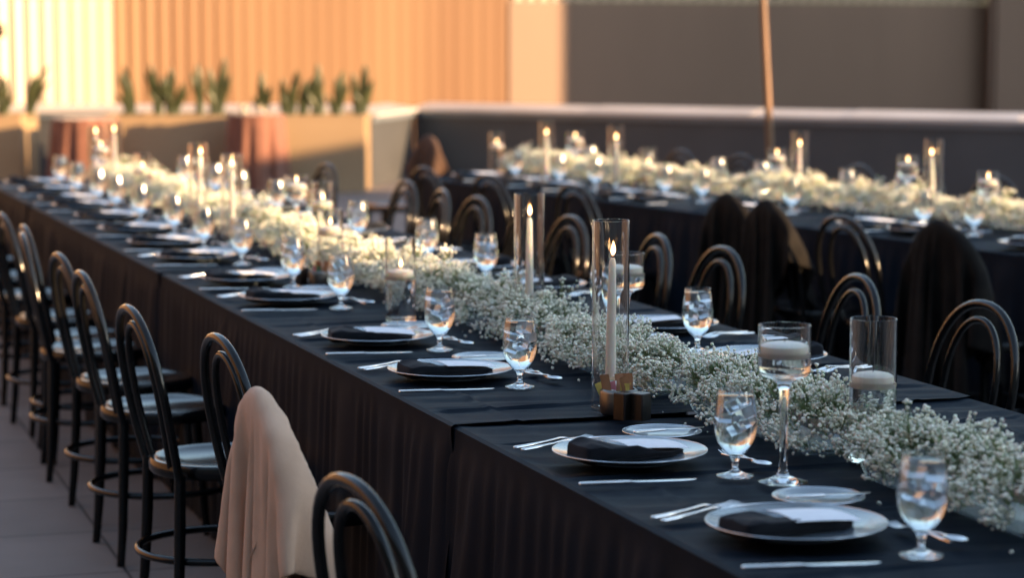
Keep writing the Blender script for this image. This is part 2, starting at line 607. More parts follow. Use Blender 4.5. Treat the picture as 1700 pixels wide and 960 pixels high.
# parapet round the terrace
PZ = .77
def parapet(name, p0, p1, label, joints=()):
    r = empty(name, (0, 0, 0))
    tag(r, label, 'parapet')
    a = MB()
    slab(a, p0, p1, 0, PZ - .10, .22)
    a.build('parapet_face', M['parapet'], r, smooth=False)
    p0v, p1v = Vector(p0), Vector(p1)
    t = (p1v - p0v).normalized()
    q = Vector((t.y, -t.x))
    L = (p1v - p0v).length
    cuts = [0] + list(joints) + [L]
    # dark drip rail, tan fascia, pale top
    b = MB()
    slab(b, p0v + q * .03, p1v + q * .03, PZ - .098, PZ - .045, .28)
    b.build('drip_rail', M['rail'], r, smooth=False)
    for i in range(len(cuts) - 1):
        c = MB()
        u0, u1 = cuts[i] + .006, cuts[i + 1] - .006
        hi = .006 if i % 2 else 0
        V = []
        for u in (u0, u1):
            a_ = p0v + t * u
            for off, z in ((.07, PZ - .043), (.07, PZ - .012 + hi), (-.30, PZ + .040 + hi), (-.30, PZ - .043)):
                V.append((a_.x + q.x * off, a_.y + q.y * off, z))
        c.add(V, [(0, 1, 2, 3)[::-1], (4, 5, 6, 7), (0, 4, 5, 1)[::-1], (1, 5, 6, 2)[::-1], (2, 6, 7, 3)[::-1], (3, 7, 4, 0)[::-1]])
        c.build('cap', M['cap'], r, smooth=False)
    return r
M['rail'] = noise_col(mat('blue_grey_rail', (.16, .19, .23), .4, .2), (.14, .17, .2), (.19, .22, .26), 3)
parapet('parapet', (-1.07, 26.6), (7.5, 21.48), 'long dark parapet with a pale metal cap behind the rear table', (2.2, 4.1, 5.1, 6.9))
# short return beside the planter and the piece seen between the two planters
parapet('parapet', (-1.45, 24.9), (-1.075, 26.56), 'short parapet return joining the long planter to the rear corner')
parapet('parapet', (-9.8, 26.0), (-1.6, 26.0), 'low parapet behind the planters on the far left')

def planter(x0, x1, y, label):
    r = empty('planter_box', ((x0 + x1) / 2, y, 0))
    tag(r, label, 'planter')
    L = x1 - x0
    H = .77
    a = MB()
    a.box((0, .02, H / 2), (L, .04, H))
    a.box((0, .88, H / 2), (L, .04, H))
    a.box((-L / 2 + .02, .45, H / 2), (.04, .818, H))
    a.box((L / 2 - .02, .45, H / 2), (.04, .818, H))
    a.build('planter_wall', M['planter'], r, smooth=False)
    b = MB()
    b.box((0, .45, H / 2 - .03), (L - .084, .816, H - .06))
    b.build('soil', M['soil'], r, smooth=False)
    return r
planter(-4.05, -1.46, 24.0, 'long tan planter box with the shadow of the brown table on its front')
planter(-9.0, -4.87, 24.0, 'tan planter box at the far left edge in front of the bright wall')

# ---- sword-leaved plants in the planters
def snake_plant(x, y, hs, seed, lab):
    rn = random.Random(seed)
    r = empty('snake_plant', (x, y, .71))
    tag(r, lab, 'plant', 'upright sword-leaved plants in the planters')
    for h, lean, wd in hs:
        mb = MB()
        ph = rn.uniform(0, 6.28)
        bx = rn.uniform(-.05, .05)
        tw = rn.uniform(-.6, .6)
        def fn(u, v, h=h, lean=lean, wd=wd, bx=bx, tw=tw):
            ww = wd * (.55 + 1.0 * v - 1.5 * max(0, v - .45) ** 1.3) * (1 - v ** 7)
            a = tw * v
            uu = (u - .5) * 2
            return (bx + lean * h * v * v + uu * ww * math.cos(a), uu * ww * math.sin(a) + .012 * (uu * uu) + .02 * math.sin(v * 5), h * v)
        mb.grid(fn, 5, 12)
        mb.grid(lambda u, v, f=fn: tuple(np.array(f(1 - u, v)) + np.array((0, .004, 0))), 5, 12)
        mb.build('leaf', M['leaf'], r)
    return r
PLX = [(3, .42, 0), (47, .50, .35), (214, .50, -.15), (260, .52, -.1), (288, .48, .05), (330, .52, -.05), (362, .58, .08), (440, .44, .02), (478, .46, .12), (508, .44, .3), (530, .52, 0), (562, .46, .1), (600, .52, .06)]
for i, (px, h, ln) in enumerate(PLX):
    Y = 24.45
    h *= 1.12
    sp = [(h, ln, .046), (h * .84, ln - .14, .042), (h * .72, ln + .2, .04), (h * .5, ln - .35, .034), (h * .9, ln + .09, .042), (h * .6, ln + .4, .03)][:(6, 3, 5, 4)[i % 4]]
    where = 'left planter' if px < 100 else 'long planter'
    snake_plant(wall_x(px, Y), Y, sp, i, 'green sword-leaved plant, %s from the left, in the %s' % (ordn(i), where))

# ---- building block added out of view on the right, shaped to cast the shade
def occluder():
    S = 24.0
    sx, sy = math.sin(R(SUN_AZ)), -math.cos(R(SUN_AZ))
    ux, uy = -sy, sx            # across the light
    te = math.tan(R(SUN_EL))
    mb = MB()
    n = len(OCC)
    P = []
    for dd in (0, 3.0):
        for (u, v) in OCC:
            P.append((sx * (S + dd) + ux * u, sy * (S + dd) + uy * u, max(.5, v + te * S)))
        for (u, v) in OCC:
            P.append((sx * (S + dd) + ux * u, sy * (S + dd) + uy * u, 0))
    Fc = []
    for i in range(n - 1):
        Fc.append((n + i, n + i + 1, i + 1, i))
        Fc.append((3 * n + i, 2 * n + i, 2 * n + i + 1, 3 * n + i + 1))
        Fc.append((i, i + 1, 2 * n + i + 1, 2 * n + i))
    Fc.append((0, 2 * n, 3 * n, n))
    Fc.append((n - 1, 2 * n - 1, 4 * n - 1, 3 * n - 1))
    mb.add(P, Fc)
    o = mb.build('shade_blocker', M['building'], smooth=False)
    tag(o, 'added grey building out of view, stepped outline shaped to shade the terrace', 'building')
# outline shaped for the shade: position across the light, height of the shade it throws at the terrace origin
OCC = [(-14, 1.50), (8.0, 1.50), (8.8, 1.3), (9.4, 1.06), (12.4, 1.10), (13.0, 1.5), (14.9, 2.0), (17.5, 2.42), (21.75, 2.5), (21.9, 1.5), (28.95, 1.5), (28.42, 5.4), (44, 5.6)]
occluder()
bb = MB()  # unseen block added behind the viewer to cut the sky light
bb.box((1.0, -8.0, 4.5), (21.6, 4.0, 9.0))
for i in range(6):
    bb.box((-7.5 + 3.4 * i, -5.96, 6.3), (1.6, .16, 1.9))
tag(bb.build('sky_blocker', M['building'], smooth=False), 'added unseen grey building behind the viewer that cuts the sky light', 'building')

# ---- unseen ribbed wall, added for warm bounce light: the wing that closes the terrace on the left, outside the picture
ribbed_wall('ribbed_metal_wall', (-10.3, -9.9), (-9.95, 29), 0, 7.5, M['reflector'], .34, .05, 'added unseen brown ribbed wall, a warm bounce wing along the left side of the terrace')

# ---- slim pole behind the rear table
pr = empty('slim_pole', (1.66, 15.2, 0))
tag(pr, 'slim leaning wooden pole standing behind the rear table', 'pole')
MB().tube([(0, 0, .05), (-.045, 0, 1.0), (-.105, 0, 2.0), (-.24, 0, 4.4)], [.024, .024, .022, .02], 14).build('pole_shaft', M['pole'], pr)
MB().lathe([(0, 0), (.2, 0), (.2, .03), (.05, .05), (.032, .09), (.032, .12), (0, .12)], 28).build('base', M['bronze'], pr)

# ---- brown draped cocktail tables
def draped_round(x, y, rad, H, seed, label, squash=1.0):
    r = empty('cocktail_table', (x, y, 0))
    tag(r, label, 'cocktail table', 'brown draped tables by the planters')
    mb = MB()
    def wob(a, z):
        k = max(0, min(1, (H - z) / H)) ** .6
        return 1 + k * (.10 * math.sin(9 * a + seed) + .06 * math.sin(17 * a + 2 * seed) + .04 * n1(a * 4, seed))
    prof = [(0, H), (rad * .5, H), (rad * .96, H), (rad, H - .01)] + [(rad * (1 + .10 * (i / 14)), H - .01 - (H - .02) * i / 14) for i in range(1, 15)]
    mb.lathe(prof, 150, wob=wob)
    mb.build('tablecloth', M['brown_cloth'], r)
    return r
draped_round(-2.5, 23.63, .275, .80, 1.0, 'brown draped round table by the long planter with two bright glasses on top')
draped_round(-4.16, 23.6, .32, .76, 2.2, 'brown draped round table in the gap between the two planters')

# ================================================================== TABLECLOTHS
def cloth(fr, s0, s1, n0, n1_, lift, seed, label, end_hi=False, end_lo=False, group=None, sag=.0):
    """one cloth: crease-marked top and pleated skirt down to the floor"""
    zt = TZ + lift
    rn = random.Random(seed)
    ex = lift * 1.6
    n0 -= ex; n1_ += ex
    mb = MB()
    ed = .014
    L, W = s1 - s0, n1_ - n0
    creases_s = [s0 + L * f + rn.uniform(-.02, .02) for f in (.12, .36, .61, .86)]
    creases_n = [n0 + W * f for f in (.12, .5, .88)]
    def topz(s, n):
        fade = smooth((s - s0) / .03) if end_lo else 1.0
        fade *= smooth((s1 - s) / .03) if end_hi else 1.0
        fade *= smooth((n - n0 - ed) / .04) * smooth((n1_ - ed - n) / .04)
        z = 0
        for i, c in enumerate(creases_s):
            dd = (s - c - .01 * math.sin(n * 3 + i)) / .007
            z += .0052 * math.exp(-dd * dd) - .0022 * math.exp(-(dd + 2.2) ** 2)
        for i, c in enumerate(creases_n):
            dd = (n - c - .008 * math.sin(s * 2.3 + i)) / .007
            z += .0048 * math.exp(-dd * dd) - .002 * math.exp(-(dd - 2.2) ** 2)
        z += -.004 + .0036 * n1(s * 5 + n * 1.5, seed) + .0032 * n1(s * 17 + n * 1.8, seed + 1) + .0010 * n1(s * 43 + n * 9, seed + 2)
        return z * fade
    NS, NN = max(8, int(L / .0105)), max(8, int(W / .016))
    def top(u, v):
        s, n = s0 + L * u, n0 + ed + (W - 2 * ed) * v
        return fr(s, n, zt + topz(s, n))
    mb.grid(top, NS, NN)
    # skirt runs along a path round the edge
    path = []
    def seg(a, b, nr):
        k = max(2, int((Vector(b) - Vector(a)).length / .0105))
        for i in range(k):
            f = i / k
            path.append((a[0] + (b[0] - a[0]) * f, a[1] + (b[1] - a[1]) * f, nr))
    def corner(cs, cn, a0, a1, r=.03):
        for i in range(7):
            a = a0 + (a1 - a0) * i / 7
            path.append((cs + r * math.cos(a), cn + r * math.sin(a), (math.cos(a), math.sin(a))))
    rows_pref = []
    runs = []
    r0 = .03
    if end_hi:
        path = []
        seg((s0, n0), (s1 - r0, n0), (0, -1))
        corner(s1 - r0, n0 + r0, -math.pi / 2, 0)
        seg((s1, n0 + r0), (s1, n1_ - r0), (1, 0))
        corner(s1 - r0, n1_ - r0, 0, math.pi / 2)
        seg((s1 - r0, n1_), (s0, n1_), (0, 1))
        path.append((s0, n1_, (0, 1)))
        runs.append(path)
    else:
        path = []
        seg((s0, n0), (s1, n0), (0, -1)); path.append((s1, n0, (0, -1)))
        runs.append(path)
        path = []
        seg((s1, n1_), (s0, n1_), (0, 1)); path.append((s0, n1_, (0, 1)))
        runs.append(path)
    drops = [0, .002, .006, .014, .025, .04, .06, .09, .13, .18, .24, .31, .38, .46, .55, .64, .72, zt - .012]
    for ri, path in enumerate(runs):
        Lp = len(path)
        ph = rn.uniform(0, 9)
        arc = [0]
        for i in range(1, Lp):
            arc.append(arc[-1] + math.hypot(path[i][0] - path[i - 1][0], path[i][1] - path[i - 1][1]))
        V = []
        rows = len(drops) + 2
        for (s, n, nr) in path:
            V.append(fr(s - nr[0] * ed, n - nr[1] * ed, zt))
        for (s, n, nr) in path:
            V.append(fr(s - nr[0] * ed * .3, n - nr[1] * ed * .3, zt - ed * .3))
        for dz in drops:
            k = smooth((dz - .01) / .55)
            k0 = smooth((dz - .004) / .10)
            for i, (s, n, nr) in enumerate(path):
                a = arc[i]
                wv = a * 19 + 5.0 * n1(a * 2.6, seed) + ph
                pl = .5 + .5 * math.sin(wv)
                pl = pl ** .55
                p2 = .5 + .5 * math.sin(a * 71 + 4 * n1(a * 5, seed + 5))
                off = -.004 + .006 * k0 * p2 + (.008 * k0 + .042 * k) * pl * max(.12, .5 + .75 * n1(a * 3.1, seed + 3)) + .012 * k
                slip = .012 * k * n1(a * 6 + dz * 2, seed + 7)
                # the hem near the end of a cloth falls inwards a little, opening the notch at the join
                edge = math.exp(-((s - s0) / .025) ** 2) if not end_lo else 0
                off -= edge * (.022 * k0)
                V.append(fr(s + nr[0] * off - nr[1] * slip, n + nr[1] * off + nr[0] * slip, zt - ed - dz if dz < zt - .03 else .012))
        Fc = []
        for j in range(rows - 1):
            for i in range(Lp - 1):
                Fc.append((j * Lp + i, (j + 1) * Lp + i, (j + 1) * Lp + i + 1, j * Lp + i + 1))
        mb.add(V, Fc)
    o = mb.build('tablecloth', M['cloth'])
    return tag(o, label, 'tablecloth', group)
N0, N1 = 1.57, 2.87
J1 = [1.5, 3.28, 5.08, 6.80, 8.62, 10.42, 12.22, 14.15]
for i in range(len(J1) - 1):
    cloth(F1, J1[i] - (0 if i == 0 else .03), J1[i + 1], N0, N1, (0.0, .0045)[(i + 1) % 2], 11 + i,
          'black tablecloth, %s from the camera along the front table' % ordn(i), end_hi=(i == len(J1) - 2), group='black cloths on the front table')
M0, M1 = 6.05, 7.35
J2 = [5.6, 7.4, 9.2, 11.05, 12.98]
for i in range(len(J2) - 1):
    cloth(F2, J2[i] - (0 if i == 0 else .03), J2[i + 1], M0, M1, (0.0, .0045)[(i + 1) % 2], 31 + i,
          'black tablecloth, %s from the right along the rear table' % ordn(i), end_hi=(i == len(J2) - 2), group='black cloths on the rear table')

# ================================================================== CHAIRS
def make_chair():
    r = empty('bentwood_chair')
    tag(r, 'x', 'chair')
    lq = M['lacquer']
    MB().tube(hoop_pts(.168, .204, .43, .65, .885, -.165, -.255), .0120, 14).build('back_hoop', lq, r)
    MB().tube(hoop_pts(.088, .124, .455, .65, .842, -.168, -.243), .0098, 12).build('inner_hoop', lq, r)
    MB().lathe([(0, .452), (.10, .455), (.165, .463), (.182, .470), (.194, .468), (.200, .458), (.200, .438), (.194, .430), (.17, .430), (.165, .440), (0, .440)], 48, (.0, 0, 0)).build('seat', lq, r)
    for sx, sy in ((-1, 1), (-1, -1), (1, 1), (1, -1)):
        if sx < 0:
            P = [(-.165, sy * .166, .45), (-.168, sy * .170, .3), (-.176, sy * .180, .12), (-.186, sy * .188, 0.001)]
            rr = [.0155, .0165, .0145, .0125]
        else:
            P = [(.125, sy * .125, .435), (.14, sy * .14, .3), (.158, sy * .158, .12), (.172, sy * .172, 0.001)]
            rr = [.017, .0165, .014, .011]
        MB().tube(P, rr, 12).build('leg', lq, r)
    P = [(-.012 + .222 * math.cos(a), .222 * math.sin(a), .215) for a in [2 * math.pi * i / 48 for i in range(48)]]
    MB().tube(P, .0105, 10, closed=True).build('stretcher_ring', lq, r)
    return r
chair = Kind(make_chair)
near_s = [3.90, 4.66, 5.80, 6.48, 7.44, 8.07, 8.88, 9.24, 9.90, 10.75, 11.6, 12.4]
near_n = [1.27, 1.30, 1.45, 1.35, 1.37, 1.39, 1.38, 1.43, 1.42, 1.42, 1.42, 1.42]
jit = random.Random(5)
for i, (s, n) in enumerate(zip(near_s, near_n)):
    lab = 'black bentwood chair, %s from the camera left of the front table' % ordn(i)
    if i == 1: lab = 'black bentwood chair with a beige sweater over its back'
    p = F1(s, n, 0)
    dr = jit.uniform(-5, 5)
    chair.put(p, A1 + R({0: 9, 1: 1, 2: 5}.get(i, dr)), lab, 'chairs along the left side of the front table')
far = [(5.80, 3.08, 4), (6.58, 3.08, -3), (7.55, 3.07, 3), (8.12, 3.05, -4), (9.0, 3.05, 4), (9.50, 3.03, 0), (10.15, 3.03, 5), (10.72, 3.03, -4), (11.35, 3.05, 3), (12.9, 3.05, 6)]
for i, (s, n, dr) in enumerate(far):
    chair.put(F1(s, n, 0), A1 + math.pi + R(dr), 'black bentwood chair, %s from the right between the two tables' % ordn(i), 'chairs along the right side of the front table')
t2near = [7.25, 7.92, 8.40, 8.78, 10.1, 11.0, 11.75]
t2coat = {0: 'black jacket draped over the rightmost chair of the rear table', 2: 'black jacket over a chair back, right of two side by side', 3: 'black jacket over a chair back, left of two side by side'}
t2ch = []
for i, s in enumerate(t2near):
    ang = A2 + R(jit.uniform(-5, 5))
    p = F2(s, 5.83 + jit.uniform(-.03, .03), 0)
    lab = 'black bentwood chair, %s from the right before the rear table' % ordn(i)
    if i in t2coat:
        lab += ', under a jacket'
    chair.put(p, ang, lab, 'chairs along the front side of the rear table')
    t2ch.append((p, ang))
for i, s in enumerate([8.9, 9.65, 10.25, 10.85, 11.45, 12.0, 12.7]):
    chair.put(F2(s, 7.5, 0), A2 + math.pi + R(jit.uniform(-5, 5)), 'black bentwood chair, %s from the right behind the rear table' % ordn(i), 'chairs behind the rear table')
endp = F2(13.35, 6.55, 0)
chair.put(Vector((-.78, 16.0, 0)), R(205), 'black bentwood chair at the left end of the rear table, brown shawl on its back')

# ---- garments over chair backs
def garment(drape, mt, p, ang, label, cat, name, seam=False, mirror=False):
    nx, ny, pts_ = drape
    P = pts_.copy()
    P[:, 2] = np.maximum(P[:, 2], .01)
    P[:, 0] = np.where(P[:, 0] < -.27, -.27 + (P[:, 0] + .27) * .5, P[:, 0])    # hangs close to the chair back
    if mirror:
        P[:, 1] *= -1
    r = empty(name, p, ang)
    tag(r, label, cat)
    r.scale = (1, 1, 1)
    Fc = []
    for j in range(ny - 1):
        for i in range(nx - 1):
            k = j * nx + i
            Fc.append((k, k + 1, k + nx + 1, k + nx) if not mirror else (k, k + nx, k + nx + 1, k + 1))
    me = bpy.data.meshes.new('draped_cloth')
    me.from_pydata([tuple(v) for v in P], [], Fc)
    me.materials.append(mt)
    me.polygons.foreach_set('use_smooth', [True] * len(Fc))
    o = bpy.data.objects.new('draped_cloth', me)
    C.objects.link(o)
    o.parent = r
    so = o.modifiers.new('thickness', 'SOLIDIFY')
    so.thickness = .005
    so.offset = 0
    ss = o.modifiers.new('smooth', 'SUBSURF')
    ss.levels = ss.render_levels = 1
    if seam:
        nrm = [v.normal.copy() for v in me.vertices]
        q = lambda i, j: P[j * nx + i] + np.array(nrm[j * nx + i]) * (.0022 if nrm[j * nx + i].x < 0 else -.0022)
        runs = [[q(15, j) for j in range(10, 24)], [q(i, 9) for i in range(16, 30)]]
        for pts in runs:
            MB().tube(pts, .0016, 6).build('seam', mt, r)
    return r
garment(DRAPE_A, M['sweater'], F1(4.66, 1.30, 0), A1 + R(1), 'beige sweater draped over the back of a chair at the front table', 'sweater', 'draped_sweater', seam=True)
for i, lab in t2coat.items():
    p, ang = t2ch[i]
    garment((DRAPE_B, DRAPE_B, DRAPE_C, DRAPE_A)[i], M['jacket'], p, ang, lab, 'jacket', 'draped_jacket', mirror=(i == 2))
garment(DRAPE_C, M['shawl'], Vector((-.78, 16.0, 0)), R(205), 'brown shawl over the back of the chair at the rear table end', 'shawl', 'draped_shawl')

# ================================================================== TABLEWARE
def make_plate():
    prof = [(0, .006), (.060, .0055), (.085, .007), (.098, .012), (.118, .0165), (.140, .019), (.1545, .022), (.157, .0225), (.1575, .0215), (.1565, .0200), (.140, .0155), (.118, .0125),
            (.100, .0075), (.093, .0035), (.093, 0), (.089, 0), (.087, .003), (0, .003)]
    r = empty('dinner_plate')
    tag(r, 'x', 'plate')
    MB().lathe(prof, 72).build('dish', M['plate'], r)
    P = [(.1572 * math.cos(a), .1572 * math.sin(a), .0222) for a in [2 * math.pi * i / 72 for i in range(72)]]
    MB().tube(P, .0011, 8, closed=True).build('rim', M['rim'], r)
    return r
def make_bread():
    prof = [(0, .005), (.045, .005), (.058, .008), (.075, .0125), (.084, .0145), (.0855, .0140), (.075, .0100), (.060, .0045), (.052, 0), (.049, 0), (.047, .0025), (0, .0025)]
    r = empty('bread_plate')
    tag(r, 'x', 'plate')
    MB().lathe(prof, 64).build('dish', M['plate'], r)
    P = [(.0849 * math.cos(a), .0849 * math.sin(a), .0143) for a in [2 * math.pi * i / 64 for i in range(64)]]
    MB().tube(P, .0009, 6, closed=True).build('rim', M['rim'], r)
    return r
def make_knife(L=.235, name='table_knife'):
    k = L / .235
    r = empty(name)
    tag(r, 'x', 'knife')
    a = MB()
    a.loft([(0, 0, .0042, .003, .002), (.003 * k, 0, .0042, .0065, .0036), (.03 * k, 0, .0042, .0068, .0038), (.075 * k, 0, .0045, .0055, .0034), (.098 * k, 0, .0048, .0045, .0030), (.106 * k, 0, .0048, .0040, .0020)], 14, 2.6)
    a.build('handle', M['steel'], r)
    b = MB()
    b.loft([(.105 * k, 0, .0048, .0042, .0016), (.118 * k, -.001, .0048, .0085, .0011), (.16 * k, -.0015, .0046, .0098, .0009), (.205 * k, -.001, .0044, .0098, .0008), (.226 * k, .001, .0043, .0070, .0006), (.235 * k, .004, .0042, .0015, .0004)], 12, 2.2)
    b.build('blade', M['steel'], r)
    return r
def make_fork(L=.205, name='table_fork'):
    k = L / .205
    r = empty(name)
    tag(r, 'x', 'fork')
    a = MB()
    a.loft([(0, 0, .004, .003, .0016), (.003 * k, 0, .004, .0065, .0026), (.03 * k, 0, .0045, .0062, .0026), (.085 * k, 0, .0075, .0035, .0021), (.125 * k, 0, .0115, .0030, .0020), (.138 * k, 0, .0105, .0060, .0013), (.150 * k, 0, .0075, .0118, .0010), (.162 * k, 0, .0055, .0122, .0009)], 12, 2.4)
    a.build('handle', M['steel'], r)
    b = MB()
    for j in range(4):
        y = (-.0103 + j * .00687)
        b.loft([(.1605 * k, y, .0056, .0019, .0009), (.175 * k, y, .0048, .0016, .0009), (.192 * k, y, .0062, .0014, .0008), (.205 * k, y, .0092, .0006, .0005)], 6)
    b.build('tines', M['steel'], r)
    return r
def make_spoon():
    r = empty('dessert_spoon')
    tag(r, 'x', 'spoon')
    a = MB()
    a.loft([(0, 0, .004, .003, .0016), (.003, 0, .004, .006, .0024), (.03, 0, .0045, .0058, .0024), (.08, 0, .0075, .0032, .002), (.112, 0, .0105, .0028, .0018), (.122, 0, .0098, .0050, .0010)], 12, 2.4)
    a.build('handle', M['steel'], r)
    b = MB()
    def f(u, v, o=0):
        a_ = 2 * math.pi * u
        return (.146 + .0265 * v * math.cos(a_) + .002 * v, .0165 * v * math.sin(a_) * (1 - .12 * math.cos(a_)), .0035 + .0062 * v * v - o)
    b.grid(lambda u, v: f(u, v), 24, 8, closed_u=True)
    b.grid(lambda u, v: f(1 - u, v, .001), 24, 8, closed_u=True)
    b.build('bowl', M['steel'], r)
    return r
def make_napkin(seed=1, fat=1.0):
    Z = .88
    """folded linen: stacked layers below, a flap wrapped over the guest's end with a slanting edge"""
    r = empty('folded_napkin')
    tag(r, 'x', 'napkin')
    x0, x1, hw = -.122, .108, .052
    def outline(a):
        # rounded rectangle, slightly uneven
        ca, sa = math.cos(a), math.sin(a)
        x = (x0 + x1) / 2 + (x1 - x0) / 2 * math.copysign(abs(ca) ** .22, ca)
        w = hw * (1.04 - .6 * (x - x0) - .16 * math.exp(-((x - .012) / .045) ** 2)) * (1 + .06 * n1(x * 26, seed))
        y = w * math.copysign(abs(sa) ** .22, sa) + .006 * math.sin(x * 14 + seed)
        return x, y
    def edge_x(y):
        return -.012 - .95 * y + .008 * math.sin(y * 55 + seed)
    def H(x, y):
        d = edge_x(y) - x
        h = .0150 + .0035 * (1 - (x - x0) / (x1 - x0))
        h += .0095 * fat * smooth(d / .005 + .5) + .005 * fat * smooth(d / .05)
        h += .0095 * fat * math.exp(-((x - x0 - .034) / .030) ** 2) * (1 - (y / .075) ** 2)
        h += .0035 * math.exp(-((y - .018 + .25 * (x + .05)) / .006) ** 2) * smooth(d / .03)
        h -= .0030 * math.exp(-((y + .016 + .15 * x) / .004) ** 2) * smooth(d / .02)
        h += .0022 * n1(x * 60 + y * 30, seed + 2) + .0030 * n1(y * 60 - x * 25, seed + 4)
        return h
    N, K = 120, 16
    mb = MB()
    rows = []
    V = []
    # side: four folded layers, each a small bulge
    zs = [0, .0006, .0026, .0046, .0052, .0058, .0076, .0094, .0100, .0106, .0122]
    bul = [-.004, -.0015, 0, -.0015, -.0045, -.0015, 0, -.001, -.004, -.001, .0005]
    for z, b in zip(zs, bul):
        for k in range(N):
            a = 2 * math.pi * k / N
            x, y = outline(a)
            c = Vector((x - (x0 + x1) / 2, y, 0)).normalized()
            V.append((x + c.x * b, y + c.y * b, z))
    for rr, dz in ((1.0, .55), (.992, .8), (.98, .93)):
        for k in range(N):
            x, y = outline(2 * math.pi * k / N)
            xc, yc = (x0 + x1) / 2 + (x - (x0 + x1) / 2) * rr, y * rr
            h = H(xc, yc)
            V.append((xc, yc, .0122 + (h - .0122) * dz))
    for q in range(1, K + 1):
        rr = .965 * (1 - q / K)
        for k in range(N):
            x, y = outline(2 * math.pi * k / N)
            xc, yc = (x0 + x1) / 2 + (x - (x0 + x1) / 2) * rr, y * rr
            V.append((xc, yc, H(xc, yc)))
    L = len(V) // N
    Fc = []
    for j_ in range(L - 1):
        for k in range(N):
            k2 = (k + 1) % N
            Fc.append((j_ * N + k, j_ * N + k2, (j_ + 1) * N + k2, (j_ + 1) * N + k))
    mb.add([(x, y, z * Z) for x, y, z in V], Fc)
    mb.build('folded_linen', M['napkin'], r)
    # loose hem corner curling at the guest's end
    mb = MB()
    def f(u, v):
        y = (-.044 + .062 * u)
        return (x0 - .001 + .030 * v - .007 * math.sin(math.pi * min(1, v * 1.4)), y + .004 * v, .006 + .019 * fat * math.sin(min(1, v * 1.15) * math.pi / 2) + .002 * math.sin(u * 7 + seed))
    mb.grid(f, 16, 12)
    mb.grid(lambda u, v: tuple(np.array(f(1 - u, v)) + np.array((.0012, 0, -.0012))), 16, 12)
    mb.build('rolled_hem', M['napkin'], r)
    return r
def make_card():
    r = empty('menu_card')
    tag(r, 'x', 'card')
    mb = MB()
    def f(u, v, o=0):
        return (-.068 + .136 * u, -.047 + .094 * v, .0035 * math.sin(math.pi * v) + .002 * math.sin(u * 3) + o)
    mb.grid(lambda u, v: f(u, v, .0008), 10, 10)
    mb.grid(lambda u, v: f(1 - u, v, 0), 10, 10)
    for e in (0, 1):
        mb.grid(lambda u, v, e=e: f(e, u, v * .0008), 10, 2)
        mb.grid(lambda u, v, e=e: f(u, e, v * .0008), 10, 2)
    mb.build('sheet', M['card'], r, smooth=False)
    return r
GO = [(0, 0), (.0365, 0), (.0372, .0012), (.0365, .0026), (.026, .0048), (.014, .0085), (.0075, .013), (.0056, .018), (.0075, .0215), (.0062, .0245), (.0058, .029), (.0090, .033), (.0085, .036),
      (.013, .041), (.0215, .049), (.0305, .060), (.0370, .073), (.0407, .088), (.0420, .104), (.0415, .121), (.0392, .141), (.0362, .160), (.0348, .1722), (.0342, .1728), (.0336, .1722)]
GI = [(.0350, .160), (.0379, .141), (.0401, .121), (.0406, .104), (.0393, .088), (.0356, .0735), (.0290, .0612), (.0198, .0512), (.0110, .0455), (0, .0438)]
def make_goblet(ice=True, wl=.161, seg=40):
    r = empty('water_goblet')
    tag(r, 'x', 'glass')
    MB().lathe(GO + GI, seg).build('goblet_glass', M['goblet'], r)
    # water overlaps the wall by a hair
    wp = [(0, .0434)] + [(max(0, rr + .0003), z) for rr, z in GI[::-1][1:] if z < wl] + [(.0350 + .0004 + (.160 - wl) * .15, wl), (.030, wl - .0008), (0, wl - .0008)]
    MB().lathe(wp, seg).build('water', M['water'], r)
    if ice:
        rn = random.Random(4)
        for (x, y, z, s) in ((.012, .008, .148, .013), (-.015, -.006, .141, .013), (.006, -.016, .126, .012), (-.008, .015, .120, .012), (.015, -.002, .108, .012), (-.010, -.010, .098, .011)):
            mb = MB()
            mb.box((0, 0, 0), (s * 2, s * 1.8, s * 1.7), rn.uniform(0, 3), (rn.uniform(-.6, .6), rn.uniform(-.6, .6)))
            mb.build('ice_cube', M['ice'], r, smooth=False, loc=(x, y, z))
    return r
K_plate, K_bread = Kind(make_plate), Kind(make_bread)
K_knife = Kind(make_knife)
K_butter = Kind(lambda: make_knife(.17, 'butter_knife'))
K_fork = Kind(make_fork)
K_dfork = Kind(lambda: make_fork(.17, 'dessert_fork'))
K_spoon = Kind(make_spoon)
K_nap = [Kind(lambda: make_napkin(1)), Kind(lambda: make_napkin(5, 1.25)), Kind(lambda: make_napkin(8, .9))]
K_card = Kind(make_card)
K_goblet = Kind(make_goblet)
K_goblet2 = Kind(lambda: make_goblet(False))
LZ = .0068   # clear of the cloth's highest lift and creases
